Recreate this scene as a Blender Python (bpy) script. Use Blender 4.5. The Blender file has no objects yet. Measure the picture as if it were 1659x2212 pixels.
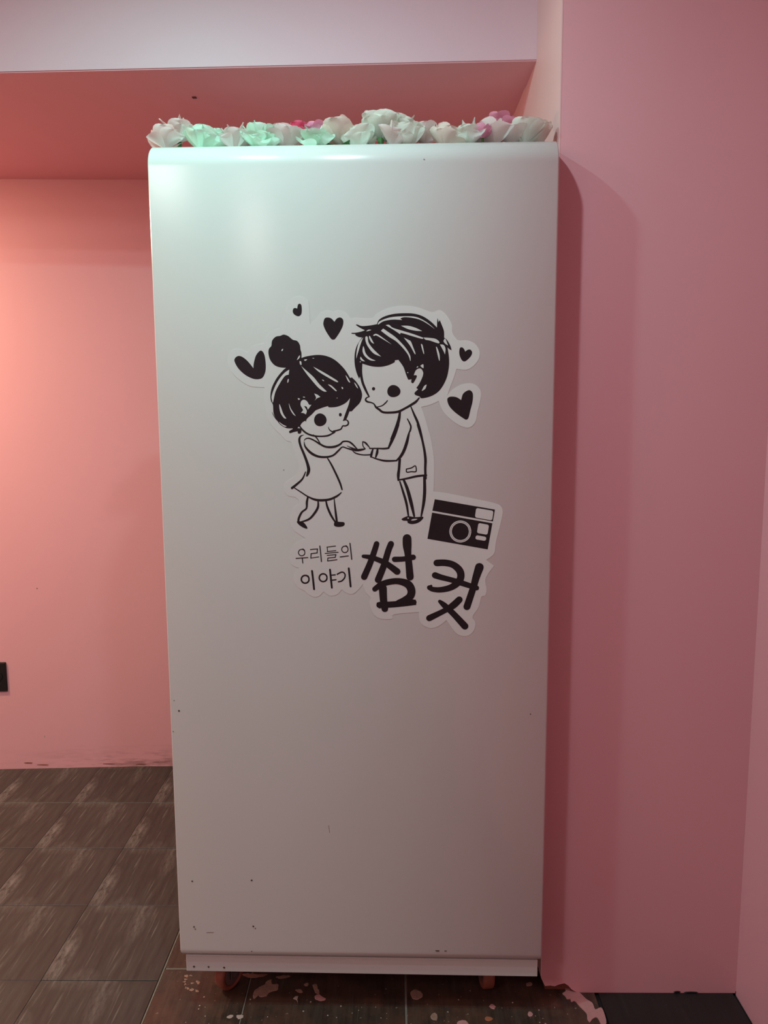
import bpy, bmesh, math, random
from mathutils import Vector, Matrix
from mathutils.geometry import tessellate_polygon

S = bpy.context.scene
COL = S.collection

# ------------------------------------------------------------------ camera
FPX, W, H = 1661.0, 1659, 2212
CAMH = 1.42
psi, pit, rho = math.radians(.64), math.radians(7.2), math.radians(.3)
Zv = Vector((0, 0, 1))
Fh = Vector((-math.sin(psi), math.cos(psi), 0)); R0 = Vector((math.cos(psi), math.sin(psi), 0))
Fv = Fh*math.cos(pit) - Zv*math.sin(pit); U0 = Zv*math.cos(pit) + Fh*math.sin(pit)
Rv = R0*math.cos(rho) - U0*math.sin(rho); Uv = U0*math.cos(rho) + R0*math.sin(rho)
CAM = Vector((0, 0, CAMH))
cd = bpy.data.cameras.new('camera'); cam = bpy.data.objects.new('camera', cd); COL.objects.link(cam)
m = Matrix((Rv, Uv, -Fv)).transposed().to_4x4(); m.translation = CAM
cam.matrix_world = m
cd.sensor_fit = 'VERTICAL'; cd.sensor_height = 36.0; cd.lens = 36.0*FPX/H
cd.clip_start = .01
S.camera = cam

# ------------------------------------------------------------------ world, lights, exposure
wd = bpy.data.worlds.new('world'); S.world = wd; wd.use_nodes = True
wd.node_tree.nodes['Background'].inputs[0].default_value = (.02, .018, .02, 1)
S.view_settings.view_transform = 'Standard'; S.view_settings.look = 'None'
S.view_settings.gamma = 1; S.view_settings.use_curve_mapping = False
S.view_settings.exposure = 0.20

def area(name, loc, target, size, power, color, spread=180, shape='DISK', sy=None):
    l = bpy.data.lights.new(name, 'AREA'); l.shape = shape; l.size = size
    if sy: l.size_y = sy
    l.energy = power; l.color = color; l.spread = math.radians(spread)
    o = bpy.data.objects.new(name, l); COL.objects.link(o); o.location = loc
    o.rotation_euler = (Vector(target)-Vector(loc)).to_track_quat('-Z', 'Y').to_euler()
    return o
area('cool_downlight', (-.66, 1.25, 2.56), (-.50, 1.45, 0), .05, 7.6, (.40, 1.0, .88))
area('cool_downlight', (-.20, 1.06, 2.56), (-.05, 1.4, 0), .05, 6.5, (.74, .96, 1.0))
area('left_fill_light', (-2.2, .7, 2.50), (-2.1, .8, 0), .5, 12, (1.0, .90, .88))  # added soft fill from the left for reveal and room, no known lamp
area('rear_fill_light', (-2.0, -.8, 2.50), (-1.9, -.7, 0), .6, 14, (1.0, .84, .80))  # added fill behind the camera to lift the overall level, no real fitting
area('warm_alcove_downlight', (-2.3, 2.30, 2.26), (-2.0, 2.45, .6), .14, 25, (1.0, .76, .46), 170)

# ------------------------------------------------------------------ pixel -> point on a real plane
def ray(x, y): return Fv + Rv*((x-829.5)/FPX) - Uv*((y-1106)/FPX)
def on_floor(x, y, z=0.0):
    d = ray(x, y); return CAM + d*((z-CAMH)/d.z)
def on_y(x, y, Y):
    d = ray(x, y); return CAM + d*(Y/d.y)

# ------------------------------------------------------------------ helpers
def mat(name, col, rough=.6, spec=.5, metal=0, coat=0, bump=None, var=None):
    m = bpy.data.materials.new(name); m.use_nodes = True
    nt = m.node_tree; b = nt.nodes['Principled BSDF']
    b.inputs['Base Color'].default_value = (*col, 1); b.inputs['Roughness'].default_value = rough
    b.inputs['Metallic'].default_value = metal; b.inputs['Specular IOR Level'].default_value = spec
    b.inputs['Coat Weight'].default_value = coat
    tc = nt.nodes.new('ShaderNodeTexCoord')
    if var:   # (scale, amount) mild mottling
        n = nt.nodes.new('ShaderNodeTexNoise'); n.inputs['Scale'].default_value = var[0]; n.inputs['Detail'].default_value = 4
        nt.links.new(tc.outputs['Object'], n.inputs['Vector'])
        mx = nt.nodes.new('ShaderNodeMix'); mx.data_type = 'RGBA'
        mx.inputs['A'].default_value = (*[c*(1-var[1]) for c in col], 1); mx.inputs['B'].default_value = (*[min(1, c*(1+var[1])) for c in col], 1)
        nt.links.new(n.outputs['Fac'], mx.inputs['Factor']); nt.links.new(mx.outputs['Result'], b.inputs['Base Color'])
    if bump:  # (scale, strength, distance)
        n = nt.nodes.new('ShaderNodeTexNoise'); n.inputs['Scale'].default_value = bump[0]; n.inputs['Detail'].default_value = 3
        nt.links.new(tc.outputs['Object'], n.inputs['Vector'])
        bp = nt.nodes.new('ShaderNodeBump'); bp.inputs['Strength'].default_value = bump[1]; bp.inputs['Distance'].default_value = bump[2]
        nt.links.new(n.outputs['Fac'], bp.inputs['Height']); nt.links.new(bp.outputs['Normal'], b.inputs['Normal'])
    return m

def link(name, bm, mats, parent=None, smooth=False):
    me = bpy.data.meshes.new(name); bm.normal_update(); bm.to_mesh(me); bm.free()
    for q in (mats if isinstance(mats, (list, tuple)) else [mats]): me.materials.append(q)
    if smooth and not name.startswith('paint'):
        for p in me.polygons: p.use_smooth = True
    o = bpy.data.objects.new(name, me); COL.objects.link(o)
    if parent: o.parent = parent
    return o
def empty(name, loc=(0, 0, 0), rz=0, parent=None):
    o = bpy.data.objects.new(name, None); COL.objects.link(o); o.location = loc; o.rotation_euler = (0, 0, rz)
    o.empty_display_size = .05
    if parent: o.parent = parent
    return o
def tag(o, label=None, cat=None, group=None, kind=None):
    for k, v in (('label', label), ('category', cat), ('group', group), ('kind', kind)):
        if v: o[k] = v
    return o
def box(bm, x0, x1, y0, y1, z0, z1, bev=0, seg=1, mi=0):
    r = bmesh.ops.create_cube(bm, size=1)
    for v in r['verts']:
        v.co = Vector(((x0+x1)/2+v.co.x*(x1-x0), (y0+y1)/2+v.co.y*(y1-y0), (z0+z1)/2+v.co.z*(z1-z0)))
    fs = {f for v in r['verts'] for f in v.link_faces}
    for f in fs: f.material_index = mi
    if bev:
        es = list({e for v in r['verts'] for e in v.link_edges})
        bmesh.ops.bevel(bm, geom=es, offset=bev, segments=seg, affect='EDGES', profile=.5)
def structure(name, bm, m, parent=None):
    o = link(name, bm, m, parent)
    if not parent: o['kind'] = 'structure'
    return o
def prism(bm, pts3, off, mi=0):
    """closed outline of 3D points pushed along off (gives thickness)"""
    tr = tessellate_polygon([pts3])
    a = [bm.verts.new(p) for p in pts3]; b = [bm.verts.new(p+off) for p in pts3]
    n = len(pts3)
    for t in tr:
        for vs in ([a[i] for i in t], [b[i] for i in reversed(t)]):
            try: bm.faces.new(vs).material_index = mi
            except ValueError: pass
    for i in range(n):
        try: bm.faces.new((a[i], a[(i+1) % n], b[(i+1) % n], b[i])).material_index = mi
        except ValueError: pass
    bmesh.ops.recalc_face_normals(bm, faces=bm.faces)

# ------------------------------------------------------------------ materials
PINK = (.80, .41, .455)
def wall_mat(name, scuff=False):
    m = mat(name, PINK, .55, .35, bump=(220, .12, .0006))
    nt = m.node_tree; b = nt.nodes['Principled BSDF']; N = nt.nodes.new; L = nt.links.new
    tc = N('ShaderNodeTexCoord')
    n = N('ShaderNodeTexNoise'); n.inputs['Scale'].default_value = 1.6; n.inputs['Detail'].default_value = 5
    L(tc.outputs['Object'], n.inputs['Vector'])
    mx = N('ShaderNodeMix'); mx.data_type = 'RGBA'
    mx.inputs['A'].default_value = (PINK[0]*.97, PINK[1]*.94, PINK[2]*.95, 1); mx.inputs['B'].default_value = (PINK[0]*1.02, PINK[1]*1.05, PINK[2]*1.05, 1)
    L(n.outputs['Fac'], mx.inputs['Factor']); out = mx.outputs['Result']
    if scuff:   # rubbed dirt along the foot of the wall
        sx = N('ShaderNodeSeparateXYZ'); L(tc.outputs['Object'], sx.inputs[0])
        zr = N('ShaderNodeMapRange'); zr.inputs[1].default_value = .012; zr.inputs[2].default_value = .10; zr.inputs[3].default_value = 1; zr.inputs[4].default_value = 0
        L(sx.outputs['Z'], zr.inputs[0])
        xr = N('ShaderNodeMapRange'); xr.inputs[1].default_value = -1.50; xr.inputs[2].default_value = -1.05; xr.inputs[3].default_value = .12; xr.inputs[4].default_value = 1
        L(sx.outputs['X'], xr.inputs[0])
        mp = N('ShaderNodeMapping'); mp.inputs['Scale'].default_value = (5, 1, 42); mp.inputs['Rotation'].default_value = (0, .10, 0)
        L(tc.outputs['Object'], mp.inputs['Vector'])
        n2 = N('ShaderNodeTexNoise'); n2.inputs['Scale'].default_value = 1.5; n2.inputs['Detail'].default_value = 7; n2.inputs['Roughness'].default_value = .7
        L(mp.outputs[0], n2.inputs['Vector'])
        r2 = N('ShaderNodeMapRange'); r2.inputs[1].default_value = .46; r2.inputs[2].default_value = .66
        L(n2.outputs['Fac'], r2.inputs[0])
        a = N('ShaderNodeMath'); a.operation = 'MULTIPLY'; L(zr.outputs[0], a.inputs[0]); L(xr.outputs[0], a.inputs[1])
        c = N('ShaderNodeMath'); c.operation = 'MULTIPLY'; L(a.outputs[0], c.inputs[0]); L(r2.outputs[0], c.inputs[1])
        d = N('ShaderNodeMath'); d.operation = 'MULTIPLY'; d.inputs[1].default_value = .8; L(c.outputs[0], d.inputs[0])
        m2 = N('ShaderNodeMix'); m2.data_type = 'RGBA'; m2.inputs['B'].default_value = (.16, .085, .075, 1)
        L(d.outputs[0], m2.inputs['Factor']); L(out, m2.inputs['A']); out = m2.outputs['Result']
    L(out, b.inputs['Base Color'])
    return m
M_wall = wall_mat('pink_wall_paint'); M_wallb = wall_mat('pink_wall_paint_scuffed', True)
M_lit_reveal = mat('lit_reveal_pink', (.82, .55, .54), .5, .4, bump=(220, .1, .0005))  # paler than the wall: strong light on the reveal put into the colour
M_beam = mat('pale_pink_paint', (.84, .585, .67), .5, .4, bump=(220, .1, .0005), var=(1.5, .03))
M_rear = mat('rear_room_paint', (.62, .50, .50), .7)
M_panel = mat('white_gloss_laminate', (.66, .665, .65), .235, .5, var=(3, .012))
M_edge = mat('cream_edge', (.86, .80, .70), .4)
M_carc = mat('booth_carcass', (.70, .66, .62), .5)
M_stick = mat('matt_white_vinyl', (.725, .72, .71), .40, .4)
M_ink = mat('black_vinyl_print', (.016, .010, .014), .42, .4)
M_wht = mat('unprinted_white', (.725, .72, .71), .42, .4)
M_screw = mat('rusty_screw', (.11, .07, .06), .5, metal=.4, var=(900, .3))
M_pu = mat('orange_polyurethane', (.27, .085, .055), .42, .5, var=(60, .2))
M_hub = mat('grey_plastic_hub', (.16, .12, .12), .5)
M_steel = mat('dull_steel', (.25, .23, .22), .4, metal=.9)
M_black = mat('black_plastic', (.008, .008, .009), .45)
M_mark = mat('pale_mark', (.65, .65, .65), .5)
M_ground = mat('dark_grout', (.022, .016, .015), .9)
M_grout = mat('pale_grout', (.20, .18, .155), .9, var=(80, .35))
M_core = mat('brown_plaster', (.17, .055, .035), .8, var=(60, .4))
M_spill = mat('dried_pink_paint', (.56, .28, .27), .5, var=(50, .12), bump=(70, .5, .004))
M_chip = mat('pale_chip', (.50, .40, .35), .6)
M_leaf = mat('leaf_green', (.06, .16, .04), .5)

def tile_mat(name, base, light, dark, worn, rough=.42, wet=False):
    m = bpy.data.materials.new(name); m.use_nodes = True
    nt = m.node_tree; b = nt.nodes['Principled BSDF']; N = nt.nodes.new; L = nt.links.new
    b.inputs['Roughness'].default_value = rough
    tc = N('ShaderNodeTexCoord'); oi = N('ShaderNodeObjectInfo')
    # slate print: long streaks along the tile's y
    mp = N('ShaderNodeMapping'); mp.inputs['Scale'].default_value = (34, 3.2, 1); mp.inputs['Rotation'].default_value = (0, 0, .05); L(tc.outputs['Object'], mp.inputs[0])
    n1 = N('ShaderNodeTexNoise'); n1.inputs['Scale'].default_value = 1.6; n1.inputs['Detail'].default_value = 6; n1.inputs['Roughness'].default_value = .65; L(mp.outputs[0], n1.inputs['Vector'])
    r1 = N('ShaderNodeMapRange'); r1.inputs[1].default_value = .35; r1.inputs[2].default_value = .7; L(n1.outputs['Fac'], r1.inputs[0])
    mx = N('ShaderNodeMix'); mx.data_type = 'RGBA'; mx.inputs['A'].default_value = (*dark, 1); mx.inputs['B'].default_value = (*base, 1); L(r1.outputs[0], mx.inputs['Factor'])
    # fine white scratches
    mp2 = N('ShaderNodeMapping'); mp2.inputs['Scale'].default_value = (120, 5, 1); mp2.inputs['Rotation'].default_value = (0, 0, .09); L(tc.outputs['Object'], mp2.inputs[0])
    n2 = N('ShaderNodeTexNoise'); n2.inputs['Scale'].default_value = 1.3; n2.inputs['Detail'].default_value = 5; L(mp2.outputs[0], n2.inputs['Vector'])
    r2 = N('ShaderNodeMapRange'); r2.inputs[1].default_value = .60; r2.inputs[2].default_value = .74; L(n2.outputs['Fac'], r2.inputs[0])
    # worn patches that repeat in every tile: corner patch and a middle streak
    sx = N('ShaderNodeSeparateXYZ'); L(tc.outputs['Object'], sx.inputs[0])
    def blob(cx, cy, rx, ry):
        a = N('ShaderNodeMath'); a.operation = 'SUBTRACT'; a.inputs[1].default_value = cx; L(sx.outputs['X'], a.inputs[0])
        a2 = N('ShaderNodeMath'); a2.operation = 'DIVIDE'; a2.inputs[1].default_value = rx; L(a.outputs[0], a2.inputs[0])
        a3 = N('ShaderNodeMath'); a3.operation = 'POWER'; a3.inputs[1].default_value = 2; L(a2.outputs[0], a3.inputs[0])
        c = N('ShaderNodeMath'); c.operation = 'SUBTRACT'; c.inputs[1].default_value = cy; L(sx.outputs['Y'], c.inputs[0])
        c2 = N('ShaderNodeMath'); c2.operation = 'DIVIDE'; c2.inputs[1].default_value = ry; L(c.outputs[0], c2.inputs[0])
        c3 = N('ShaderNodeMath'); c3.operation = 'POWER'; c3.inputs[1].default_value = 2; L(c2.outputs[0], c3.inputs[0])
        s = N('ShaderNodeMath'); s.operation = 'ADD'; L(a3.outputs[0], s.inputs[0]); L(c3.outputs[0], s.inputs[1])
        r = N('ShaderNodeMapRange'); r.inputs[1].default_value = 0; r.inputs[2].default_value = 1; r.inputs[3].default_value = 1; r.inputs[4].default_value = 0; L(s.outputs[0], r.inputs[0])
        return r.outputs[0]
    def mul(a, c):
        k = N('ShaderNodeMath'); k.operation = 'MULTIPLY'; L(a, k.inputs[0])
        if isinstance(c, (int, float)): k.inputs[1].default_value = c
        else: L(c, k.inputs[1])
        return k.outputs[0]
    def add(a, c):
        k = N('ShaderNodeMath'); k.operation = 'ADD'; k.use_clamp = True; L(a, k.inputs[0]); L(c, k.inputs[1]); return k.outputs[0]
    mp3 = N('ShaderNodeMapping'); mp3.inputs['Scale'].default_value = (42, 11, 1); mp3.inputs['Rotation'].default_value = (0, 0, .15); L(tc.outputs['Object'], mp3.inputs[0])
    n3 = N('ShaderNodeTexNoise'); n3.inputs['Scale'].default_value = 2.2; n3.inputs['Detail'].default_value = 8; n3.inputs['Roughness'].default_value = .75; L(mp3.outputs[0], n3.inputs['Vector'])
    r3 = N('ShaderNodeMapRange'); r3.inputs[1].default_value = .38; r3.inputs[2].default_value = .72; L(n3.outputs['Fac'], r3.inputs[0])
    w = add(add(mul(blob(-.14, -.075, .045, .13), 1.1), mul(blob(.025, .09, .03, .12), .6)), mul(blob(-.06, .16, .12, .05), .5))
    w = add(w, mul(blob(-.05, -.14, .05, .035), .4))
    wm = mul(mul(w, r3.outputs[0]), worn)
    wm = add(wm, mul(r2.outputs[0], worn*.5))
    m2 = N('ShaderNodeMix'); m2.data_type = 'RGBA'; m2.inputs['B'].default_value = (*light, 1); L(wm, m2.inputs['Factor']); L(mx.outputs['Result'], m2.inputs['A'])
    out = m2.outputs['Result']
    if wet:   # blotchy brown stain and crumbs of pale dirt
        n4 = N('ShaderNodeTexNoise'); n4.inputs['Scale'].default_value = 9; n4.inputs['Detail'].default_value = 7; n4.inputs['Roughness'].default_value = .7; L(tc.outputs['Object'], n4.inputs['Vector'])
        r4 = N('ShaderNodeMapRange'); r4.inputs[1].default_value = .42; r4.inputs[2].default_value = .68; L(n4.outputs['Fac'], r4.inputs[0])
        m3 = N('ShaderNodeMix'); m3.data_type = 'RGBA'; m3.inputs['B'].default_value = (.15, .07, .045, 1); L(mul(r4.outputs[0], .6), m3.inputs['Factor']); L(out, m3.inputs['A'])
        n5 = N('ShaderNodeTexNoise'); n5.inputs['Scale'].default_value = 95; n5.inputs['Detail'].default_value = 3; L(tc.outputs['Object'], n5.inputs['Vector'])
        r5 = N('ShaderNodeMapRange'); r5.inputs[1].default_value = .69; r5.inputs[2].default_value = .74; L(n5.outputs['Fac'], r5.inputs[0])
        m4 = N('ShaderNodeMix'); m4.data_type = 'RGBA'; m4.inputs['B'].default_value = (.34, .27, .22, 1); L(mul(r5.outputs[0], .7), m4.inputs['Factor']); L(m3.outputs['Result'], m4.inputs['A'])
        out = m4.outputs['Result']
    # slight tone change from tile to tile
    hv = N('ShaderNodeHueSaturation'); vr = N('ShaderNodeMapRange'); vr.inputs[3].default_value = .9; vr.inputs[4].default_value = 1.1; L(oi.outputs['Random'], vr.inputs[0]); L(vr.outputs[0], hv.inputs['Value']); L(out, hv.inputs['Color'])
    L(hv.outputs['Color'], b.inputs['Base Color'])
    rr = N('ShaderNodeMapRange'); rr.inputs[3].default_value = rough-.1; rr.inputs[4].default_value = rough+.22; L(n1.outputs['Fac'], rr.inputs[0]); L(rr.outputs[0], b.inputs['Roughness'])
    bp = N('ShaderNodeBump'); bp.inputs['Strength'].default_value = .35; bp.inputs['Distance'].default_value = .0012
    L(n1.outputs['Fac'], bp.inputs['Height']); L(bp.outputs['Normal'], b.inputs['Normal'])
    return m
M_tile = tile_mat('slate_look_tile', (.062, .054, .047), (.23, .215, .20), (.032, .026, .023), 1.0)
M_tile2 = tile_mat('stained_slate_tile', (.070, .050, .038), (.20, .16, .13), (.030, .020, .016), .35, .30, wet=True)
M_tile3 = tile_mat('black_floor_tile', (.016, .013, .013), (.06, .05, .05), (.010, .008, .008), .25, .5)

# ------------------------------------------------------------------ structure
PX = .362          # left face of the pier
YP = 1.742         # front face of the pier
XR = .842          # right wall
CZ = 2.62          # ceiling
bm = bmesh.new(); box(bm, -2.75, 1.2, -1.4, 3.15, -.12, -.008); floor = structure('floor', bm, M_ground)
# back wall of the alcove recedes slightly to the right
bm = bmesh.new()
prism(bm, [Vector((-2.75, 2.90, -.02)), Vector((.6, 3.05, -.02)), Vector((.6, 3.17, -.02)), Vector((-2.75, 3.17, -.02))], Vector((0, 0, CZ+.02)))
structure('wall_back', bm, M_wallb)
bm = bmesh.new(); box(bm, PX, 1.2, YP, 3.17, .040, CZ)
o = structure('wall_pier', bm, M_wall)
bm = bmesh.new(); box(bm, PX-.0015, PX+.001, YP-.0005, 3.1, .045, CZ); link('lit_reveal_face', bm, M_lit_reveal, o)  # thin sheet over the pier's left side, carries its painted-in brightness
bm = bmesh.new(); box(bm, PX+.012, 1.2, YP+.012, 3.1, 0, .040); link('wall_base', bm, M_core, o)
# flaking skirt of paint under the pier with a torn lower edge
T8 = lambda x, y: (860+x/3.072, 1960+y/3.072)
edge = [(974, 522), (1010, 519), (1040, 524), (1062, 514), (1085, 508), (1105, 504), (1130, 520), (1150, 545), (1185, 562), (1215, 582), (1240, 602), (1262, 618), (1300, 614), (1340, 606), (1400, 604)]
e3 = []
for q in edge:
    p = on_y(*T8(*q), YP); e3.append(Vector((max(PX, p.x), YP, max(0.0005, p.z))))
e3.append(Vector((XR+.01, YP, .0005)))
poly = e3 + [Vector((XR+.01, YP, .0401)), Vector((PX, YP, .0401))]
bm = bmesh.new(); prism(bm, poly, Vector((0, .011, 0))); link('torn_paint_edge', bm, M_wall, o)
bm = bmesh.new(); box(bm, XR, 1.2, -1.4, YP, -.005, CZ); structure('wall_right', bm, M_wall)
bm = bmesh.new(); box(bm, -2.9, -2.75, -1.4, 3.17, -.01, CZ); structure('wall_left', bm, M_wall)
bm = bmesh.new(); box(bm, -2.9, 1.2, -1.55, -1.4, -.01, CZ); structure('wall_rear', bm, M_rear)
bm = bmesh.new(); box(bm, -2.9, 1.2, -1.55, 3.17, CZ, CZ+.1); structure('ceiling', bm, M_rear)
# beam across the alcove mouth (right end nearer) and the alcove's low ceiling behind it
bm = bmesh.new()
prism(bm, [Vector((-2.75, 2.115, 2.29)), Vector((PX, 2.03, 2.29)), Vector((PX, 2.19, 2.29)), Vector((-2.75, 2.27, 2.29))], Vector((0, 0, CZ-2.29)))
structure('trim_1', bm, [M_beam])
for f in bpy.data.objects['trim_1'].data.polygons: pass
# the underside of the beam carries the room's deeper pink
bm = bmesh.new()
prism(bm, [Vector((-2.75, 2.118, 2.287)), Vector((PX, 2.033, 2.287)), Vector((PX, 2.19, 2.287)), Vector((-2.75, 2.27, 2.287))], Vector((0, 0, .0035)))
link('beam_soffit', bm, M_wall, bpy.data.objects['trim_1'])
bm = bmesh.new()
prism(bm, [Vector((-2.75, 2.27, 2.292)), Vector((PX, 2.19, 2.292)), Vector((PX, 3.1, 2.292)), Vector((-2.75, 3.1, 2.292))], Vector((0, 0, .06)))
o = structure('alcove_ceiling', bm, M_wall)
p = on_floor(420, 210.5, 2.292)
bm = bmesh.new(); box(bm, p.x-.006, p.x+.006, p.y-.006, p.y+.004, 2.2895, 2.2925, .001); link('nail_hole', bm, M_screw, o)
# specks and chips on the walls
wb = bpy.data.objects['wall_back']
for (px, py, rx_, rz_, mm) in ((80, 1271, .0022, .0022, M_screw), (96, 1591, .002, .005, M_chip), (60, 1648, .02, .0025, M_core), (90, 1652, .03, .002, M_core), (230, 1650, .035, .0018, M_core), (300, 1651, .03, .0015, M_core)):
    q = on_y(px, py, 2.96); yy = 2.90+(q.x+2.75)/3.35*.15
    q = on_y(px, py, yy)
    bm = bmesh.new(); bmesh.ops.create_cone(bm, cap_ends=True, segments=9, radius1=1, radius2=.8, depth=.0016, matrix=Matrix.Translation((q.x, yy, max(q.z, rz_))) @ Matrix.Diagonal((rx_, 1, rz_, 1)) @ Matrix.Rotation(math.pi/2, 4, 'X'))
    link('paint_chip', bm, mm, wb)
wp = bpy.data.objects['wall_pier']
for (px, rx_, rz_) in ((1462, .010, .0035), (1492, .020, .0025), (1590, .003, .004)):
    q = on_y(px, 2155, YP)
    bm = bmesh.new(); bmesh.ops.create_cone(bm, cap_ends=True, segments=8, radius1=1, radius2=.7, depth=.002, matrix=Matrix.Translation((q.x, YP-.0006, rz_*.8)) @ Matrix.Diagonal((rx_, 1, rz_, 1)) @ Matrix.Rotation(math.pi/2, 4, 'X'))
    link('paint_chip', bm, M_black, wp)
# ------------------------------------------------------------------ floor tiles
def tile_mesh(name, w, d, m, bev=.0015):
    b = bmesh.new(); box(b, -w/2, w/2, -d/2, d/2, -.008, 0, bev)
    me = bpy.data.meshes.new(name); b.to_mesh(me); b.free(); me.materials.append(m); return me
def put_tile(me, x, y, rz=0):
    o = bpy.data.objects.new('floor_tile', me); COL.objects.link(o); o.location = (x, y, 0); o.rotation_euler.z = rz; o.parent = floor
    return o
random.seed(5)
t30 = tile_mesh('floor_tile', .2982, .2982, M_tile)
for j in range(15):
    y = 2.98-.15-.30*j
    for i in range(8):
        put_tile(t30, -.598-.15-.298*i, y+random.uniform(-.0005, .0005))
def rect_tile(x0, x1, y0, y1, m, g=.0012):
    me = tile_mesh('floor_tile', x1-x0-2*g, y1-y0-2*g, m); return put_tile(me, (x0+x1)/2, (y0+y1)/2)
ys = [2.98, 2.68, 2.38, 2.12, 1.822, 1.43, 1.03, .63, .23, -.17, -.57, -.97, -1.37]
for a, b in zip(ys[:-1], ys[1:]):
    for x0, x1 in ((-.595, -.366), (-.364, .0265), (.0295, PX+.134)):
        if x0 > 0 and a > 1.83: x1 = PX
        rect_tile(x0, x1, b+.001, a-.001, M_tile2)
for a, b in zip([1.745, 1.345, .945, .545, .145, -.255, -.655, -1.055], [1.345, .945, .545, .145, -.255, -.655, -1.055, -1.39]):
    rect_tile(.503, XR-.006, b, a, M_tile3)
# pale grout in the joints of the stained part
bm = bmesh.new()
for x, wd_ in ((-.596, .0035), (-.365, .003), (.028, .005)):
    box(bm, x-wd_/2, x+wd_/2, -1.37, 2.98, -.008, -.0008)
for y in ys[3:-1]:
    box(bm, -.592, PX+.13, y-.0018, y+.0018, -.008, -.001)
link('grout_line', bm, M_grout, floor)

# paint splats, chips
def cr(p0, p1, p2, p3, t):
    return [.5*((2*b)+(-a+c)*t+(2*a-5*b+4*c-d)*t*t+(-a+3*b-3*c+d)*t**3) for a, b, c, d in zip(p0, p1, p2, p3)]
def smooth_closed(P, k=5):
    n = len(P); out = []
    for i in range(n):
        p1, p2 = P[i], P[(i+1) % n]
        p0 = P[i-1] if len(p1) < 3 else p1
        p3 = P[(i+2) % n] if len(p2) < 3 else p2
        for j in range(k): out.append(cr(p0[:2], p1[:2], p2[:2], p3[:2], j/k))
    return out
def blob(pts, h=.0008, name='paint_splat', m=None, jit=0):
    rj = random.Random(int(pts[0][0]*13)); q2 = smooth_closed(pts, 4)
    bm = bmesh.new(); P = [on_floor(q[0]+rj.uniform(-.9, .9), q[1]+rj.uniform(-.6, .6)) for q in q2]
    c = sum(P, Vector())/len(P)
    top = bm.verts.new(c+Vector((0, 0, h*1.3)))
    ring0 = [bm.verts.new(Vector((p.x, p.y, .0002))) for p in P]
    ring1 = [bm.verts.new(Vector((c.x+(p.x-c.x)*.86, c.y+(p.y-c.y)*.86, h))) for p in P]
    n = len(P)
    for i in range(n):
        k = (i+1) % n
        bm.faces.new((ring0[i], ring0[k], ring1[k], ring1[i])); bm.faces.new((ring1[i], ring1[k], top))
    bmesh.ops.recalc_face_normals(bm, faces=bm.faces)
    return link(name, bm, m or M_chip, floor, True)
T7 = lambda x, y: (340+x/3.19, 1960+y/3.19)
def B7(L, **k): return blob([T7(*q) for q in L], **k)
def B8(L, **k): return blob([T8(*q) for q in L], **k)
M_sp2 = mat('dusty_pink_splat', (.36, .22, .17), .6, var=(60, .3), bump=(120, .8, .003))
B7([(658, 605), (668, 575), (700, 550), (735, 535), (752, 510), (785, 498), (790, 530), (830, 530), (832, 565), (800, 580), (770, 590), (750, 612), (712, 622), (690, 600), (675, 630), (660, 628)], m=M_sp2)
B7([(1070, 535), (1095, 530), (1105, 560), (1118, 580), (1110, 600), (1090, 590), (1080, 565)], m=M_sp2)
B7([(1085, 610), (1115, 600), (1135, 615), (1160, 630), (1150, 642), (1120, 645), (1090, 635)], m=M_spill)
B7([(950, 570), (985, 565), (1003, 580), (985, 592), (965, 585)], m=M_sp2)
B7([(933, 630), (955, 612), (970, 612), (965, 630), (968, 665), (960, 640)], m=M_chip)
B7([(478, 755), (505, 742), (524, 745), (515, 760), (490, 767)], m=M_chip)
B7([(545, 748), (570, 740), (592, 745), (585, 765), (555, 770)], m=M_chip)
B7([(815, 480), (860, 470), (905, 468), (915, 480), (850, 492)], m=M_sp2)
B7([(585, 462), (620, 455), (700, 462), (760, 462), (720, 480), (640, 486), (600, 475)], m=M_sp2)
B7([(1010, 530), (1035, 520), (1040, 538), (1018, 545)], m=M_sp2)
rr_ = random.Random(3)
for k in range(16):
    cx_, cy_ = 160+rr_.uniform(0, 130), 470+rr_.uniform(0, 110)
    a_ = [rr_.uniform(4, 12) for _ in range(6)]
    B7([(cx_+a_[i]*1.3*math.cos(i*1.047), cy_+a_[i]*.8*math.sin(i*1.047)) for i in range(6)], m=M_sp2, h=.0006)
B8([(82, 570), (110, 545), (150, 560), (165, 590), (130, 612), (95, 605)], m=M_sp2)
B8([(605, 655), (625, 642), (645, 655), (640, 675), (615, 668)], m=M_spill)
B8([(860, 705), (868, 693), (885, 695), (893, 710), (885, 724), (865, 722)], m=M_spill)
B8([(575, 735), (590, 725), (615, 728), (628, 742), (608, 755), (582, 750)], m=mat('orange_splat', (.42, .14, .07), .6))
B8([(215, 720), (240, 700), (262, 715), (255, 750), (225, 745)], m=M_sp2)
B8([(850, 505), (880, 495), (890, 515), (860, 525)], m=M_sp2)
B8([(395, 760), (425, 748), (460, 760), (465, 790), (400, 790)], m=M_spill)
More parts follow.
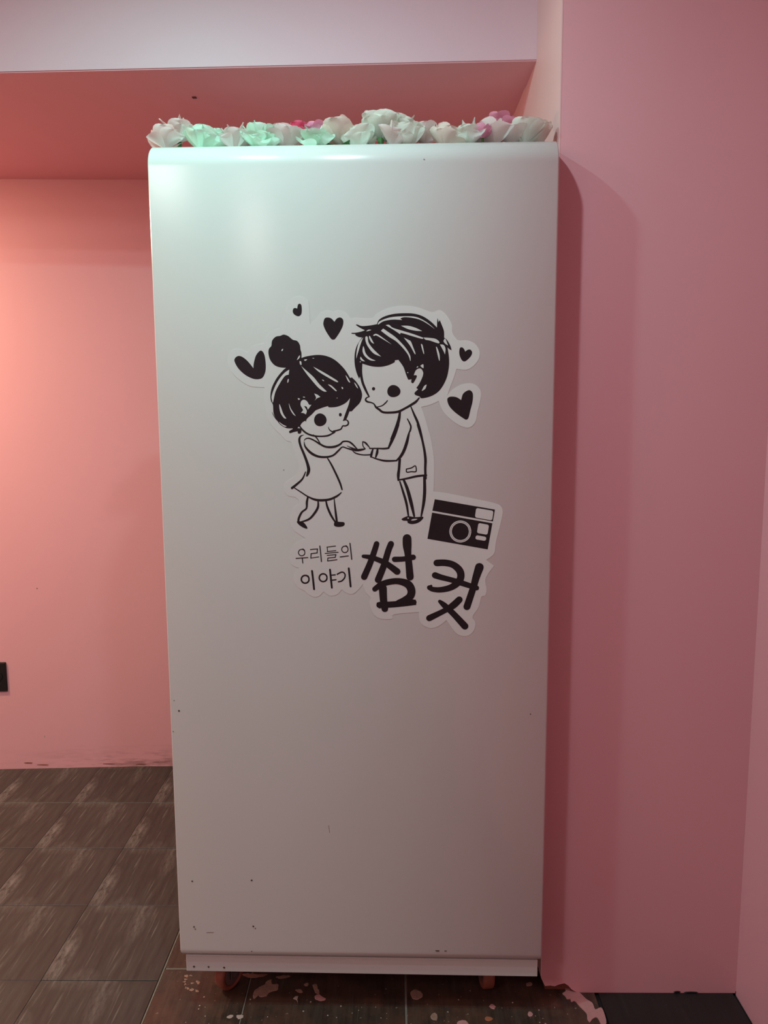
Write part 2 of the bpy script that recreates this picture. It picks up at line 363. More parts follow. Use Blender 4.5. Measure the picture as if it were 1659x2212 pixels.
# the ragged spill of wall paint beside the booth
pts = [(1090, 575), (1112, 560), (1105, 530), (1125, 528), (1150, 556), (1195, 562), (1245, 610), (1290, 640), (1308, 682), (1345, 668), (1366, 702), (1382, 772), (1352, 790), (1322, 735), (1290, 745), (1272, 766), (1255, 745), (1250, 708), (1205, 662), (1172, 625), (1150, 632), (1142, 612), (1120, 612), (1108, 592)]
bm = bmesh.new()
prism(bm, [on_floor(*T8(*q)) + Vector((0, 0, .0003)) for q in smooth_closed(pts, 3)], Vector((0, 0, .0018)))
link('paint_spill', bm, M_spill, floor)
random.seed(11)
bm = bmesh.new()
for k in range(45):
    x = random.uniform(370, 1180); y = random.uniform(2125, 2212)
    p = on_floor(x, y); r = random.uniform(.0005, .0016)
    box(bm, p.x-r, p.x+r*random.uniform(.5, 1.6), p.y-r, p.y+r, 0, r*.5)
o = link('dirt_crumbs', bm, M_chip, floor); o['kind'] = 'stuff'

# ------------------------------------------------------------------ photo booth
BX0, BX1 = -.5085, .3450
YL, YR_ = 1.677, 1.661
yaw = math.atan2(YR_-YL, BX1-BX0)
BW = (BX1-BX0)/math.cos(yaw)
booth = empty('photo_booth', (BX0, YL, 0), yaw)
tag(booth, 'tall white photo booth cabinet on casters with a black couple sticker on its front', 'photo booth')
bx = Vector((math.cos(yaw), math.sin(yaw), 0)); bn = Vector((-math.sin(yaw), math.cos(yaw), 0)); BO = Vector((BX0, YL, 0))
def to_panel(px, py, off=0.0):
    """photo pixel -> booth-local (u, z) on the front plane (off = distance behind it)"""
    d = ray(px, py); t = (BO+bn*off-CAM).dot(bn)/d.dot(bn); p = CAM+d*t-BO
    return p.dot(bx), p.z
ZT, RT, ZB, RB, TH = 1.988, .050, .142, .020, .016
def profile(ins=0.0):
    P = []
    def arc(cy, cz, r, a0, a1, n):
        for i in range(n+1):
            a = a0+(a1-a0)*i/n; P.append((cy+r*math.cos(a), cz+r*math.sin(a)))
    arc(RB, ZB+RB, RB-ins, 1.5*math.pi, math.pi, 8)
    P.append((ins, ZB+RB+.004)); P.append((ins, ZT-RT-.004))
    arc(RT, ZT-RT, RT-ins, math.pi, .5*math.pi, 18)
    P.append((RT+.03, ZT-ins))
    P.append((RT+.03, ZT-TH+ins))
    arc(RT, ZT-RT, RT-TH+ins, .5*math.pi, math.pi, 10)
    P.append((TH-ins, ZB+RB)); P.append((RB, ZB+TH-ins))
    return P
bm = bmesh.new()
secs = []
for x, ins in ((0, .0022), (.0022, 0), (BW-.0022, 0), (BW, .0022)):
    secs.append([bm.verts.new((x, y, z)) for y, z in profile(ins)])
n = len(secs[0])
for k_, (a, b) in enumerate(zip(secs[:-1], secs[1:])):
    for i in range(n):
        f = bm.faces.new((a[i], a[(i+1) % n], b[(i+1) % n], b[i]))
        f.smooth = i < 29 and k_ == 1
for s in (secs[0], secs[-1]):
    for t in tessellate_polygon([[v.co for v in s]]):
        try: bm.faces.new([s[i] for i in t])
        except ValueError: pass
bmesh.ops.recalc_face_normals(bm, faces=bm.faces)
fp = link('front_panel', bm, M_panel, booth)
DEP = .62
for nm, x0, x1 in (('side_panel', .004, .020), ('side_panel', BW-.020, BW-.004)):
    bm = bmesh.new(); box(bm, x0, x1, .052, DEP, .12, ZT-.018, .001); link(nm, bm, M_carc, booth)
bm = bmesh.new(); box(bm, .004, BW-.004, RT+.031, DEP, ZT-.016, ZT-.0005, .001); link('top_panel', bm, M_panel, booth)
bm = bmesh.new(); box(bm, .021, BW-.021, DEP-.016, DEP-.001, .12, ZT-.018); link('back_panel', bm, M_carc, booth)
bm = bmesh.new(); box(bm, .021, BW-.021, .040, DEP-.018, .125, .141); link('bottom_panel', bm, M_carc, booth)
# skirt board below the rolled lip
s0 = to_panel(403, 2100, .009)[0]; s1 = to_panel(1161, 2110, .009)[0]
bm = bmesh.new(); box(bm, s0, s1, .009, .024, .0995, .1415, .0012); link('skirt_board', bm, M_panel, booth)
for yy in (.3, .59):
    bm = bmesh.new(); box(bm, s0+.01, s1-.01, yy, yy+.015, .0995, .124); link('base_rail', bm, M_carc, booth)
bm = bmesh.new(); box(bm, s0+.01, s1-.01, .025, .125, .1005, .1245); link('base_rail', bm, M_carc, booth)
bm = bmesh.new(); box(bm, s0+.01, s1-.01, .5, .589, .1005, .1245); link('base_rail', bm, M_carc, booth)

def caster(u, v, rz):
    """wheel, fork and plate; wheel radius 4 cm"""
    c = empty('caster', (u, v, 0), rz, booth)
    b = bmesh.new()
    prof = [(-.015, .030), (-.0145, .0355), (-.012, .039), (-.006, .040), (.006, .040), (.012, .039), (.0145, .0355), (.015, .030)]
    N_ = 40; rings = []
    for (x, r) in prof:
        rings.append([b.verts.new((x, r*math.cos(2*math.pi*i/N_), .040+r*math.sin(2*math.pi*i/N_))) for i in range(N_)])
    rings.append([b.verts.new((.011, .027*math.cos(2*math.pi*i/N_), .040+.027*math.sin(2*math.pi*i/N_))) for i in range(N_)])
    rings.append([b.verts.new((-.011, .027*math.cos(2*math.pi*i/N_), .040+.027*math.sin(2*math.pi*i/N_))) for i in range(N_)])
    for a, d in zip(rings, rings[1:]+rings[:1]):
        for i in range(N_): b.faces.new((a[i], a[(i+1) % N_], d[(i+1) % N_], d[i]))
    bmesh.ops.recalc_face_normals(b, faces=b.faces)
    w = link('wheel', b, M_pu, c, True)
    w['label'] = 'orange rubber wheel'
    b = bmesh.new()
    r = bmesh.ops.create_cone(b, cap_ends=True, segments=32, radius1=.0268, radius2=.0268, depth=.024, matrix=Matrix.Translation((0, 0, .040)) @ Matrix.Rotation(math.pi/2, 4, 'Y'))
    bmesh.ops.create_cone(b, cap_ends=True, segments=12, radius1=.006, radius2=.006, depth=.040, matrix=Matrix.Translation((0, 0, .040)) @ Matrix.Rotation(math.pi/2, 4, 'Y'))
    link('hub', b, M_hub, c)
    b = bmesh.new()
    for s in (-1, 1): box(b, s*.0185-.0012, s*.0185+.0012, -.012, .012, .030, .090, .0008)
    box(b, -.0197, .0197, -.022, .022, .0865, .090, .0008)
    box(b, -.03, .03, -.035, .035, .0925, .0995, .001); box(b, -.012, .012, -.012, .012, .090, .0925)
    link('fork', b, M_steel, c)
    return c
wl = on_floor(489, 2139)-BO; caster(wl.dot(bx)+.006, wl.dot(bn)+.014, math.radians(-33))
wr = on_floor(1052, 2151)-BO; caster(wr.dot(bx), wr.dot(bn)+.036, math.radians(8))
caster(.09, DEP-.075, .4); caster(BW-.10, DEP-.075, -.2)

# screws
def screw(px, py, r, off=0.0, cover=True):
    u, z = to_panel(px, py, off); b = bmesh.new()
    bmesh.ops.create_cone(b, cap_ends=True, segments=12, radius1=r, radius2=r*.6, depth=.0012, matrix=Matrix.Translation((u, off-.0004, z)) @ Matrix.Rotation(math.pi/2, 4, 'X'))
    link('screw', b, M_screw, booth)
    b = bmesh.new()
for q in [(386.5, 1535.5, .0024), (415, 1903.5, .0022), (543.5, 1901.5, .0024), (419, 2002, .0022), (547, 2001, .0024), (388.5, 2053, .0013), (543.5, 2055, .0012), (1146, 1542.5, .0014), (376, 1513, .0010), (374, 1580, .0011)]:
    screw(*q)
for q in [(419, 2088, .0028), (450.5, 2088.5, .0026), (484, 2090, .0028)]: screw(*q, off=.009)
# chips in the laminate
def smear(pts, off=0.0, m=M_screw, name='scratch', y=-.00025):
    b = bmesh.new(); P = [to_panel(*q, off) for q in pts]
    prism(b, [Vector((u, off+y, z)) for u, z in P], Vector((0, .0004, 0))); link(name, b, m, booth)
M_dirt = mat('dirt_mark', (.30, .22, .20), .6)
smear([(446, 2014), (454, 2013.4), (462, 2014), (462, 2015), (453, 2014.8), (446, 2015.2)], m=M_dirt)
smear([(940, 2052.5), (949, 2052.5), (949, 2054.5), (942, 2054.5)], y=-.001)
smear([(960, 2053), (965, 2053), (965, 2054.3), (960, 2054.3)], y=-.001)
smear([(914, 343.5), (917, 342.8), (918.5, 345), (915.5, 346)], m=M_dirt)
smear([(612, 1014.5), (614, 1014.5), (614, 1016), (612, 1016)], m=M_screw)
smear([(709.5, 1783), (710.6, 1783), (712.4, 1799), (711.4, 1799)], m=M_dirt)
smear([(420.5, 2005), (423.5, 2006), (423, 2009), (420.5, 2008)], m=M_dirt)
smear([(550.5, 2004), (553, 2004.5), (552.5, 2007.5), (550, 2006.5)], m=M_dirt)

# ------------------------------------------------------------------ sticker on the front panel
T3 = lambda x, y: (480+x/5.184, 620+y/5.184)
T4 = lambda x, y: (740+x/5.184, 640+y/5.184)
T5 = lambda x, y: (600+x/4.608, 900+y/4.608)
T6 = lambda x, y: (620+x/3.456, 1040+y/3.456)
SC = {T3: 5.184, T4: 5.184, T5: 4.608, T6: 3.456}
PPM = 978.0            # photo pixels per metre on the panel about the sticker
def add_fill(bm, T, P, y, mi=0, smooth=True):
    Q = smooth_closed(P) if smooth else P
    V = []
    for q in Q:
        u, z = to_panel(*T(*q[:2])); V.append(Vector((u, y, z)))
    vs = [bm.verts.new(v) for v in V]
    for t in tessellate_polygon([V]):
        a, b, c = [V[i] for i in t]
        nrm = (b-a).cross(c-a)
        if nrm.length < 1e-14: continue
        idx = t if nrm.y < 0 else tuple(reversed(t))
        try: bm.faces.new([vs[i] for i in idx]).material_index = mi
        except ValueError: pass
NST = [0]
def add_stroke(bm, T, P, y, mi=0, w=None, caps=True):
    """P: (x, y, width) in zoom pixels"""
    if w is not None: P = [(p[0], p[1], w) for p in P]
    NST[0] += 1; y = y-.00002*(NST[0] % 16)
    n = len(P); pts = []
    for i in range(n-1):
        p0 = P[max(i-1, 0)]; p1 = P[i]; p2 = P[i+1]; p3 = P[min(i+2, n-1)]
        for j in range(6): pts.append(cr(p0, p1, p2, p3, j/6))
    pts.append(list(P[-1]))
    X = []
    for q in pts:
        u, z = to_panel(*T(q[0], q[1])); X.append((u, z, max(q[2], 1.5)*WSC/SC[T]/PPM/2))
    rows = []
    for i, (u, z, r) in enumerate(X):
        a = X[max(i-1, 0)]; b = X[min(i+1, len(X)-1)]
        dx, dz = b[0]-a[0], b[1]-a[1]; L = math.hypot(dx, dz) or 1; nx, nz = -dz/L, dx/L
        rows.append((bm.verts.new((u+nx*r, y, z+nz*r)), bm.verts.new((u-nx*r, y, z-nz*r))))
    for a, b in zip(rows[:-1], rows[1:]):
        try: bm.faces.new((a[0], a[1], b[1], b[0])).material_index = mi
        except ValueError: pass
    if caps:
        for e in (0, -1):
            u, z, r = X[e]
            vs = [bm.verts.new((u+r*math.cos(2*math.pi*i/12), y-.00001, z+r*math.sin(2*math.pi*i/12))) for i in range(12)]
            bm.faces.new(list(reversed(vs))).material_index = mi
def add_disc(bm, T, cx, cy, rx, ry, y, mi=0, wob=0):
    add_fill(bm, T, [(cx+rx*(1+wob*math.sin(3*a+1))*math.cos(a), cy+ry*(1+wob*math.sin(3*a+1))*math.sin(a)) for a in [2*math.pi*i/16 for i in range(16)]], y, mi)
def add_ring(bm, T, cx, cy, r, w, y, mi=0, a0=0, a1=360):
    add_stroke(bm, T, [(cx+r*math.cos(math.radians(a0+(a1-a0)*i/12)), cy+r*math.sin(math.radians(a0+(a1-a0)*i/12)), w) for i in range(13)], y, mi, caps=False)

WSC = 1.2               # printed line weight
YB = -.00045           # face of the vinyl backing, 0.45 mm proud of the panel
YI = YB-.00012         # black ink
YW = YI-.00045         # white gaps in the black
out = [T3(*q) for q in [(60, 830), (75, 740), (130, 700), (200, 700), (270, 728), (292, 728), (320, 690), (360, 655), (440, 635), (468, 632)]]
out += [T3(*q) for q in [(480, 590), (520, 530), (580, 482), (650, 465), (655, 420), (690, 340), (715, 310), (710, 250), (735, 180), (800, 120), (880, 105), (940, 135), (970, 180), (985, 418), (1050, 350), (1110, 285), (1180, 262), (1240, 275), (1300, 262), (1370, 280), (1410, 310), (1440, 350), (1500, 343)]]
out += [T4(*q) for q in [(200, 247), (330, 245), (370, 205), (450, 160), (560, 120), (700, 107), (850, 127), (1000, 180), (1080, 155), (1140, 185), (1190, 250), (1225, 320), (1230, 410), (1270, 470), (1300, 495), (1400, 495), (1480, 530), (1530, 600), (1535, 660), (1510, 730), (1440, 800), (1370, 825), (1275, 812), (1250, 900), (1200, 1030), (1172, 1115), (1230, 1050), (1330, 990), (1430, 975), (1500, 1000), (1545, 1060), (1545, 1150), (1510, 1300), (1490, 1400), (1440, 1460), (1380, 1470), (1300, 1440), (1200, 1370), (1120, 1280), (1078, 1172), (980, 1215), (880, 1240), (920, 1350), (970, 1530)]]
out += [T5(*q) for q in [(1480, 0), (1500, 120), (1530, 250), (1555, 430), (1555, 640), (1550, 748)]]
out += [T6(*q) for q in [(1200, 90), (1400, 130), (1540, 160), (1590, 180), (1610, 220), (1600, 290), (1560, 450), (1545, 540), (1485, 585), (1545, 630), (1500, 690), (1480, 740), (1490, 800), (1480, 850), (1450, 862), (1430, 940), (1385, 1010), (1405, 1050), (1400, 1100), (1370, 1140), (1320, 1155), (1260, 1130), (1190, 1035), (1130, 1080), (1070, 1095), (1010, 1070), (988, 1030), (985, 975), (800, 992), (785, 1025), (700, 1025), (655, 1000), (630, 960), (615, 900), (625, 868), (590, 830), (565, 765), (540, 800), (490, 840), (440, 830), (408, 805), (380, 840), (330, 855), (295, 840), (272, 822), (240, 855), (200, 862), (150, 835), (130, 815), (80, 790), (50, 740), (55, 690), (92, 645), (40, 625), (20, 570), (25, 510), (70, 460), (140, 425), (70, 380)]]
out += [T5(*q) for q in [(150, 1120), (120, 1050), (130, 970), (170, 900), (212, 862), (205, 830), (170, 800), (110, 790), (70, 750), (65, 700), (90, 650), (150, 610), (200, 560), (210, 500), (190, 420), (160, 340), (135, 258), (80, 235), (30, 180)]]
out += [T3(*q) for q in [(640, 1640), (570, 1570), (510, 1480), (490, 1400), (485, 1350), (470, 1250), (465, 1200), (475, 1125), (380, 1120), (300, 1105), (200, 1045), (120, 970), (80, 910)]]
def sharp(P):
    n = len(P); r = []
    for i in range(n):
        a, b, c = P[i-1], P[i], P[(i+1) % n]
        v1 = (b[0]-a[0], b[1]-a[1]); v2 = (c[0]-b[0], c[1]-b[1])
        cs = (v1[0]*v2[0]+v1[1]*v2[1])/(math.hypot(*v1)*math.hypot(*v2)+1e-9)
        r.append((b[0], b[1]) if cs > .35 else (b[0], b[1], 'c'))
    return r
Q = smooth_closed(sharp(out), 4)
bm = bmesh.new()
V = []
for q in Q:
    u, z = to_panel(*q); V.append(Vector((u, YB, z)))
prism(bm, V, Vector((0, -YB, 0)))
stk = link('sticker', bm, M_stick, booth)
stk['label'] = 'white vinyl sticker with a black line drawing of a couple'

c = 'c'
hearts = [
 (T3, [(138, 830), (150, 790), (185, 772), (230, 785), (290, 835), (350, 910, c), (355, 850), (380, 765), (430, 712), (470, 750), (487, 850), (485, 940), (460, 1005), (420, 1030), (350, 1028), (260, 985), (180, 910)]),
 (T3, [(790, 270), (800, 240), (825, 236), (840, 243, c), (848, 200), (868, 187), (887, 205), (892, 260), (885, 305), (860, 327), (830, 322), (800, 300)]),
 (T3, [(1133, 400), (1150, 350), (1190, 342), (1225, 355), (1257, 390, c), (1285, 352), (1325, 342), (1355, 370), (1352, 430), (1320, 500), (1270, 575), (1243, 590), (1215, 575), (1165, 500), (1138, 440)]),
 (T4, [(1307, 610), (1318, 575), (1345, 575), (1365, 600), (1373, 620, c), (1400, 600), (1430, 598), (1450, 625), (1440, 665), (1400, 710), (1365, 730), (1335, 715), (1310, 660)]),
 (T4, [(1172, 1160), (1190, 1130), (1230, 1123), (1280, 1132), (1328, 1162, c), (1345, 1100), (1380, 1065), (1425, 1052), (1458, 1090), (1455, 1180), (1430, 1280), (1410, 1360), (1385, 1382), (1350, 1365), (1260, 1300), (1195, 1230)]),
]
for T, P in hearts:
    bm = bmesh.new(); add_fill(bm, T, P, YI); link('heart', bm, M_ink, stk)

# --- the girl
bm = bmesh.new()
add_fill(bm, T3, [(518, 740), (525, 690), (550, 660), (560, 600), (600, 557), (650, 547), (690, 533), (740, 550), (790, 590), (840, 605), (870, 650), (877, 700), (888, 740), (888, 795, c), (950, 775), (1080, 760), (1190, 780), (1280, 830), (1370, 920), (1432, 1018, c), (1452, 1012, c), (1500, 1060), (1545, 1130), (1567, 1210), (1545, 1290), (1490, 1350), (1450, 1393, c), (1425, 1393, c), (1405, 1450), (1385, 1492, c), (1350, 1502, c), (1385, 1400), (1415, 1320), (1432, 1245, c), (1380, 1300), (1290, 1340), (1200, 1347), (1185, 1333, c), (1120, 1352), (1045, 1382, c), (1000, 1430), (950, 1475), (938, 1512, c), (930, 1497, c), (895, 1520), (872, 1558, c), (888, 1600), (880, 1638), (850, 1640), (845, 1615, c), (800, 1625), (760, 1637), (750, 1615), (790, 1590, c), (788, 1583, c), (720, 1580), (650, 1540), (600, 1470), (575, 1410), (568, 1320), (548, 1280), (540, 1220), (555, 1130), (610, 1020), (680, 935), (715, 905, c), (640, 898), (580, 870), (535, 810)], YI)
for P in [
 [(752, 925, c), (745, 982, c), (700, 1000), (640, 1090), (595, 1180), (570, 1290), (560, 1270), (555, 1220), (590, 1120), (640, 1030), (700, 960)],
 [(885, 885, c), (930, 925), (1020, 1005), (1090, 1090), (1172, 1170, c), (1140, 1170), (1080, 1130), (1000, 1040), (940, 965)],
 [(1020, 893, c), (1100, 935), (1200, 993), (1292, 1052), (1280, 1064), (1180, 1010), (1080, 948)],
 [(1382, 990), (1405, 1015), (1434, 1068), (1410, 1055)], [(1478, 1070), (1500, 1090), (1522, 1135), (1500, 1115)],
 [(1187, 1092), (1225, 1105), (1280, 1158), (1270, 1165), (1220, 1122)], [(1338, 1118), (1355, 1130), (1350, 1143), (1340, 1138)],
 [(918, 815), (935, 810), (952, 812), (930, 828)], [(1008, 795), (1032, 796), (1022, 801)], [(868, 832), (885, 836), (888, 872), (872, 865)],
 [(664, 716), (670, 698), (683, 695), (676, 714)], [(838, 816), (855, 780), (870, 766), (868, 790), (848, 812)],
 [(731, 1073), (733, 1040), (745, 1030), (743, 1060)], [(640, 1312), (658, 1345), (685, 1420), (720, 1473, c), (690, 1465), (650, 1400)],
 [(748, 1303), (772, 1365), (825, 1445, c), (795, 1425), (760, 1365)], [(1030, 1192, c), (1070, 1208), (1100, 1232, c), (1065, 1245), (1033, 1273, c), (1052, 1240)],
 [(846, 1243, c), (873, 1253), (855, 1264)], [(903, 1232), (915, 1228), (930, 1235), (915, 1238)], [(1118, 1038), (1135, 1042), (1143, 1053), (1128, 1050)], [(1280, 1243), (1292, 1239), (1288, 1248)],
 [(878, 1320), (885, 1280), (915, 1262), (950, 1280), (975, 1318), (1000, 1318, c), (960, 1374, c), (945, 1340), (915, 1333, c), (935, 1360), (948, 1390), (938, 1427, c), (910, 1412), (882, 1408, c), (905, 1380), (893, 1352)],
 [(845, 1580, c), (858, 1565), (876, 1582, c)], [(638, 1510), (680, 1540), (722, 1560), (695, 1562), (655, 1533)],
]: add_fill(bm, T3, P, YW, 1)
for P in [
 [(872, 1560, 10), (900, 1600, 16), (950, 1640, 16), (1020, 1665, 16), (1100, 1672, 14), (1180, 1665, 16), (1230, 1642, 14), (1262, 1625, 12)],
 [(1245, 1615, 14), (1290, 1605, 14), (1330, 1590, 13), (1350, 1556, 12), (1380, 1555, 13), (1408, 1540, 14), (1412, 1512, 14), (1395, 1490, 10), (1368, 1490, 8)],
 [(1190, 1568, 5), (1203, 1600, 9), (1245, 1628, 14)], [(558, 1402, 3), (580, 1445, 6), (610, 1490, 4)],
]: add_stroke(bm, T3, P, YI)
add_disc(bm, T3, 1098, 1488, 70, 72, YI, 0, .02); add_disc(bm, T3, 1323, 1430, 16, 20, YI)
for P in [
 [(258, 182, 3), (228, 195, 12), (215, 230, 18), (227, 290, 18), (260, 370, 20), (290, 450, 22), (308, 520, 26), (302, 560, 24), (290, 588, 14)],
 [(277, 550, 8), (245, 620, 14), (190, 672, 18), (142, 710, 20)],
 [(165, 708, 8), (230, 750, 10), (300, 795, 12), (370, 825, 18), (440, 832, 20), (520, 822, 18), (590, 790, 16), (632, 756, 8)],
 [(490, 405, 8), (530, 470, 14), (580, 570, 16), (620, 660, 16), (640, 725, 12)],
 [(263, 240, 3), (275, 222, 7), (310, 215, 11), (360, 235, 12), (420, 272, 15), (480, 300, 16), (560, 300, 18), (620, 275, 14), (650, 248, 12), (700, 247, 12), (740, 270, 14), (790, 322, 9)],
 [(355, 180, 6), (390, 215, 10), (420, 262, 8)],
 [(263, 250, 5), (275, 300, 14), (330, 360, 20), (400, 395, 18), (480, 402, 16), (550, 385, 14), (600, 342, 14), (643, 302, 9), (690, 315, 10), (740, 328, 14), (780, 340, 10)],
 [(690, 291, 4), (730, 308, 9), (790, 332, 20), (850, 325, 14), (872, 318, 6)],
 [(300, 800, 14), (290, 850, 18), (285, 912, 14), (240, 950, 15), (210, 1010, 18), (205, 1050, 16)],
 [(402, 838, 12), (400, 900, 18), (365, 962, 18), (310, 1020, 16), (222, 1050, 10)],
 [(480, 838, 12), (495, 900, 17), (530, 980, 17), (570, 1045, 14)], [(562, 820, 8), (570, 900, 14), (580, 980, 18), (588, 1045, 18)],
]: add_stroke(bm, T5, P, YI)
add_fill(bm, T5, [(190, 1045), (215, 1040), (260, 1055), (295, 1103), (285, 1116), (240, 1097), (205, 1070)], YI)
add_fill(bm, T5, [(560, 1062), (575, 1045), (620, 1047), (658, 1051), (667, 1072), (648, 1092), (600, 1098), (565, 1088)], YI)
g = link('girl_drawing', bm, [M_ink, M_wht], stk)

# --- the boy
bm = bmesh.new()
add_fill(bm, T4, [(103, 410), (140, 409), (200, 398), (250, 381, c), (190, 350), (147, 320, c), (165, 316), (215, 333), (300, 328), (385, 312, c), (405, 268), (460, 230), (560, 200), (680, 190), (800, 195), (900, 225), (990, 285), (1057, 350, c), (1058, 300), (1062, 242, c), (1076, 290, c), (1088, 265, c), (1110, 320), (1135, 390), (1137, 463, c), (1170, 490), (1205, 550), (1222, 606, c), (1195, 592), (1175, 572, c), (1192, 690), (1190, 800), (1160, 930), (1090, 1050), (1000, 1115), (890, 1143), (860, 1122), (815, 1105), (807, 1080), (845, 1042, c), (825, 1026, c), (855, 985), (890, 915), (903, 860), (885, 818), (858, 808), (820, 830), (797, 885, c), (825, 885), (830, 905), (795, 968), (775, 970), (768, 955), (773, 930, c), (735, 935, c), (712, 880), (680, 790), (625, 712, c), (585, 718, c), (585, 738, c), (520, 770), (430, 790), (330, 785), (222, 755, c), (220, 850), (235, 950), (265, 1030), (305, 1122, c), (290, 1128, c), (250, 1060), (215, 980), (195, 898, c), (186, 925, c), (155, 850), (135, 750), (137, 640), (162, 550), (218, 460, c), (185, 458), (148, 440), (142, 424, c), (103, 420)], YI)
for P in [
 [(395, 308, c), (420, 278), (520, 240), (640, 226), (800, 228), (900, 265), (980, 320), (1032, 368, c), (960, 315), (870, 265), (780, 242), (690, 235), (645, 250, c), (668, 266, c), (560, 262), (460, 280), (402, 316)],
 [(655, 330, c), (740, 332), (820, 355), (892, 390, c), (820, 387), (730, 367)],
 [(483, 324, c), (520, 320), (560, 352), (640, 378), (780, 420), (902, 464, c), (890, 477), (780, 447), (660, 412), (645, 427, c), (590, 388), (530, 352)],
 [(455, 362, c), (430, 387, c), (520, 455), (600, 505), (680, 585), (735, 660), (757, 724, c), (762, 722, c), (755, 660), (700, 570), (600, 465), (510, 400)],
 [(905, 462, c), (960, 465), (1040, 477), (1082, 510), (1070, 527), (980, 497), (930, 487)],
 [(343, 437), (375, 421), (430, 450), (550, 540, c), (450, 480), (380, 440), (355, 444)],
 [(685, 463, c), (740, 490), (765, 508), (790, 570), (816, 640), (805, 642), (760, 560), (720, 507)],
 [(878, 542), (895, 547), (913, 635), (904, 637)], [(1047, 575), (1060, 578), (1085, 650), (1087, 718), (1076, 705)],
 [(1090, 540, c), (1130, 545), (1152, 585), (1147, 652, c), (1125, 605)], [(1143, 475, c), (1155, 485), (1182, 553, c), (1150, 532), (1130, 503)],
 [(298, 445), (312, 455), (353, 532, c), (325, 517), (300, 475)], [(256, 457), (280, 455), (292, 520), (345, 592), (432, 676, c), (350, 642), (288, 570), (260, 510)],
 [(232, 560), (243, 585), (260, 640), (305, 690), (372, 722, c), (310, 717), (250, 672), (224, 615)], [(203, 675, c), (222, 702), (252, 730, c), (215, 722), (198, 700)],
 [(153, 700, c), (158, 620), (183, 520), (232, 460, c), (205, 530), (177, 620)], [(266, 393), (290, 375), (322, 378), (292, 388)],
 [(885, 1062, c), (910, 1010), (940, 990), (925, 1037)], [(870, 778, c), (903, 762), (907, 806, c), (888, 797)], [(828, 802), (838, 784), (848, 792)], [(722, 856), (732, 848), (736, 860)], [(192, 735), (200, 728), (204, 740)],
]: add_fill(bm, T4, P, YW, 1)
for P in [
 [(858, 1138, 12), (820, 1182, 22), (770, 1215, 22), (700, 1255, 20), (620, 1293, 22), (520, 1303, 20), (450, 1297, 20), (410, 1268, 20), (375, 1243, 18), (352, 1207, 12), (320, 1190, 12), (280, 1182, 16), (258, 1162, 16), (268, 1138, 12), (300, 1124, 8)],
 [(385, 1240, 8), (440, 1226, 10), (480, 1195, 12), (503, 1168, 9)],
 [(642, 1300, 20), (630, 1380, 28), (600, 1480, 32), (552, 1600, 30)], [(765, 1235, 10), (800, 1320, 18), (838, 1405, 22), (870, 1500, 18), (890, 1590, 18)],
]: add_stroke(bm, T4, P, YI)
add_disc(bm, T4, 573, 1063, 74, 68, YI, 0, .03); add_disc(bm, T4, 347, 1036, 18, 19, YI)
for P in [
 [(1195, 80, 26), (1165, 170, 26), (1130, 250, 24), (1102, 312, 14)],
 [(1290, 22, 8), (1310, 60, 12), (1325, 100, 14), (1316, 145, 14)], [(1310, 150, 10), (1300, 190, 18), (1283, 260, 24), (1255, 340, 24), (1220, 400, 22), (1185, 432, 12)],
 [(1395, 80, 20), (1420, 160, 22), (1440, 240, 18), (1460, 340, 20), (1470, 430, 22), (1468, 520, 20), (1471, 615, 20)],
 [(915, 316, 10), (990, 316, 11), (1060, 318, 14), (1104, 312, 14)],
 [(930, 400, 8), (1000, 425, 12), (1080, 440, 16), (1185, 437, 12)],
 [(948, 320, 10), (936, 360, 18), (928, 398, 16)], [(994, 318, 14), (988, 360, 20), (975, 402, 12)],
 [(745, 340, 5), (780, 365, 10), (850, 380, 9), (932, 378, 11)],
 [(845, 250, 8), (848, 290, 8), (870, 320, 8)], [(845, 248, 6), (875, 262, 14), (912, 305, 8)],
 [(1214, 425, 22), (1207, 520, 22), (1200, 580, 24), (1200, 632, 16)],
 [(1200, 630, 12), (1280, 617, 16), (1380, 594, 18), (1478, 583, 16)],
 [(1280, 522, 9), (1330, 510, 10), (1370, 490, 9), (1376, 545, 10), (1330, 548, 9), (1285, 552, 10), (1280, 522, 9)],
 [(1215, 645, 12), (1245, 740, 18), (1280, 860, 20), (1300, 985, 14)], [(1252, 625, 18), (1290, 720, 26), (1328, 860, 28), (1358, 990, 16)],
 [(1460, 600, 22), (1462, 740, 26), (1452, 860, 24), (1428, 988, 14)],
]: add_stroke(bm, T5, P, YI)
add_fill(bm, T5, [(1232, 1020), (1260, 1002), (1300, 990), (1370, 1000), (1445, 996), (1440, 1022), (1400, 1055), (1340, 1070), (1295, 1058), (1288, 1038), (1250, 1035)], YI)
add_fill(bm, T5, [(1328, 1029), (1350, 1018), (1390, 1018), (1370, 1030), (1340, 1034)], YW, 1)
add_fill(bm, T5, [(1290, 1008), (1300, 1003), (1306, 1012), (1296, 1016)], YW, 1)
link('boy_drawing', bm, [M_ink, M_wht], stk)

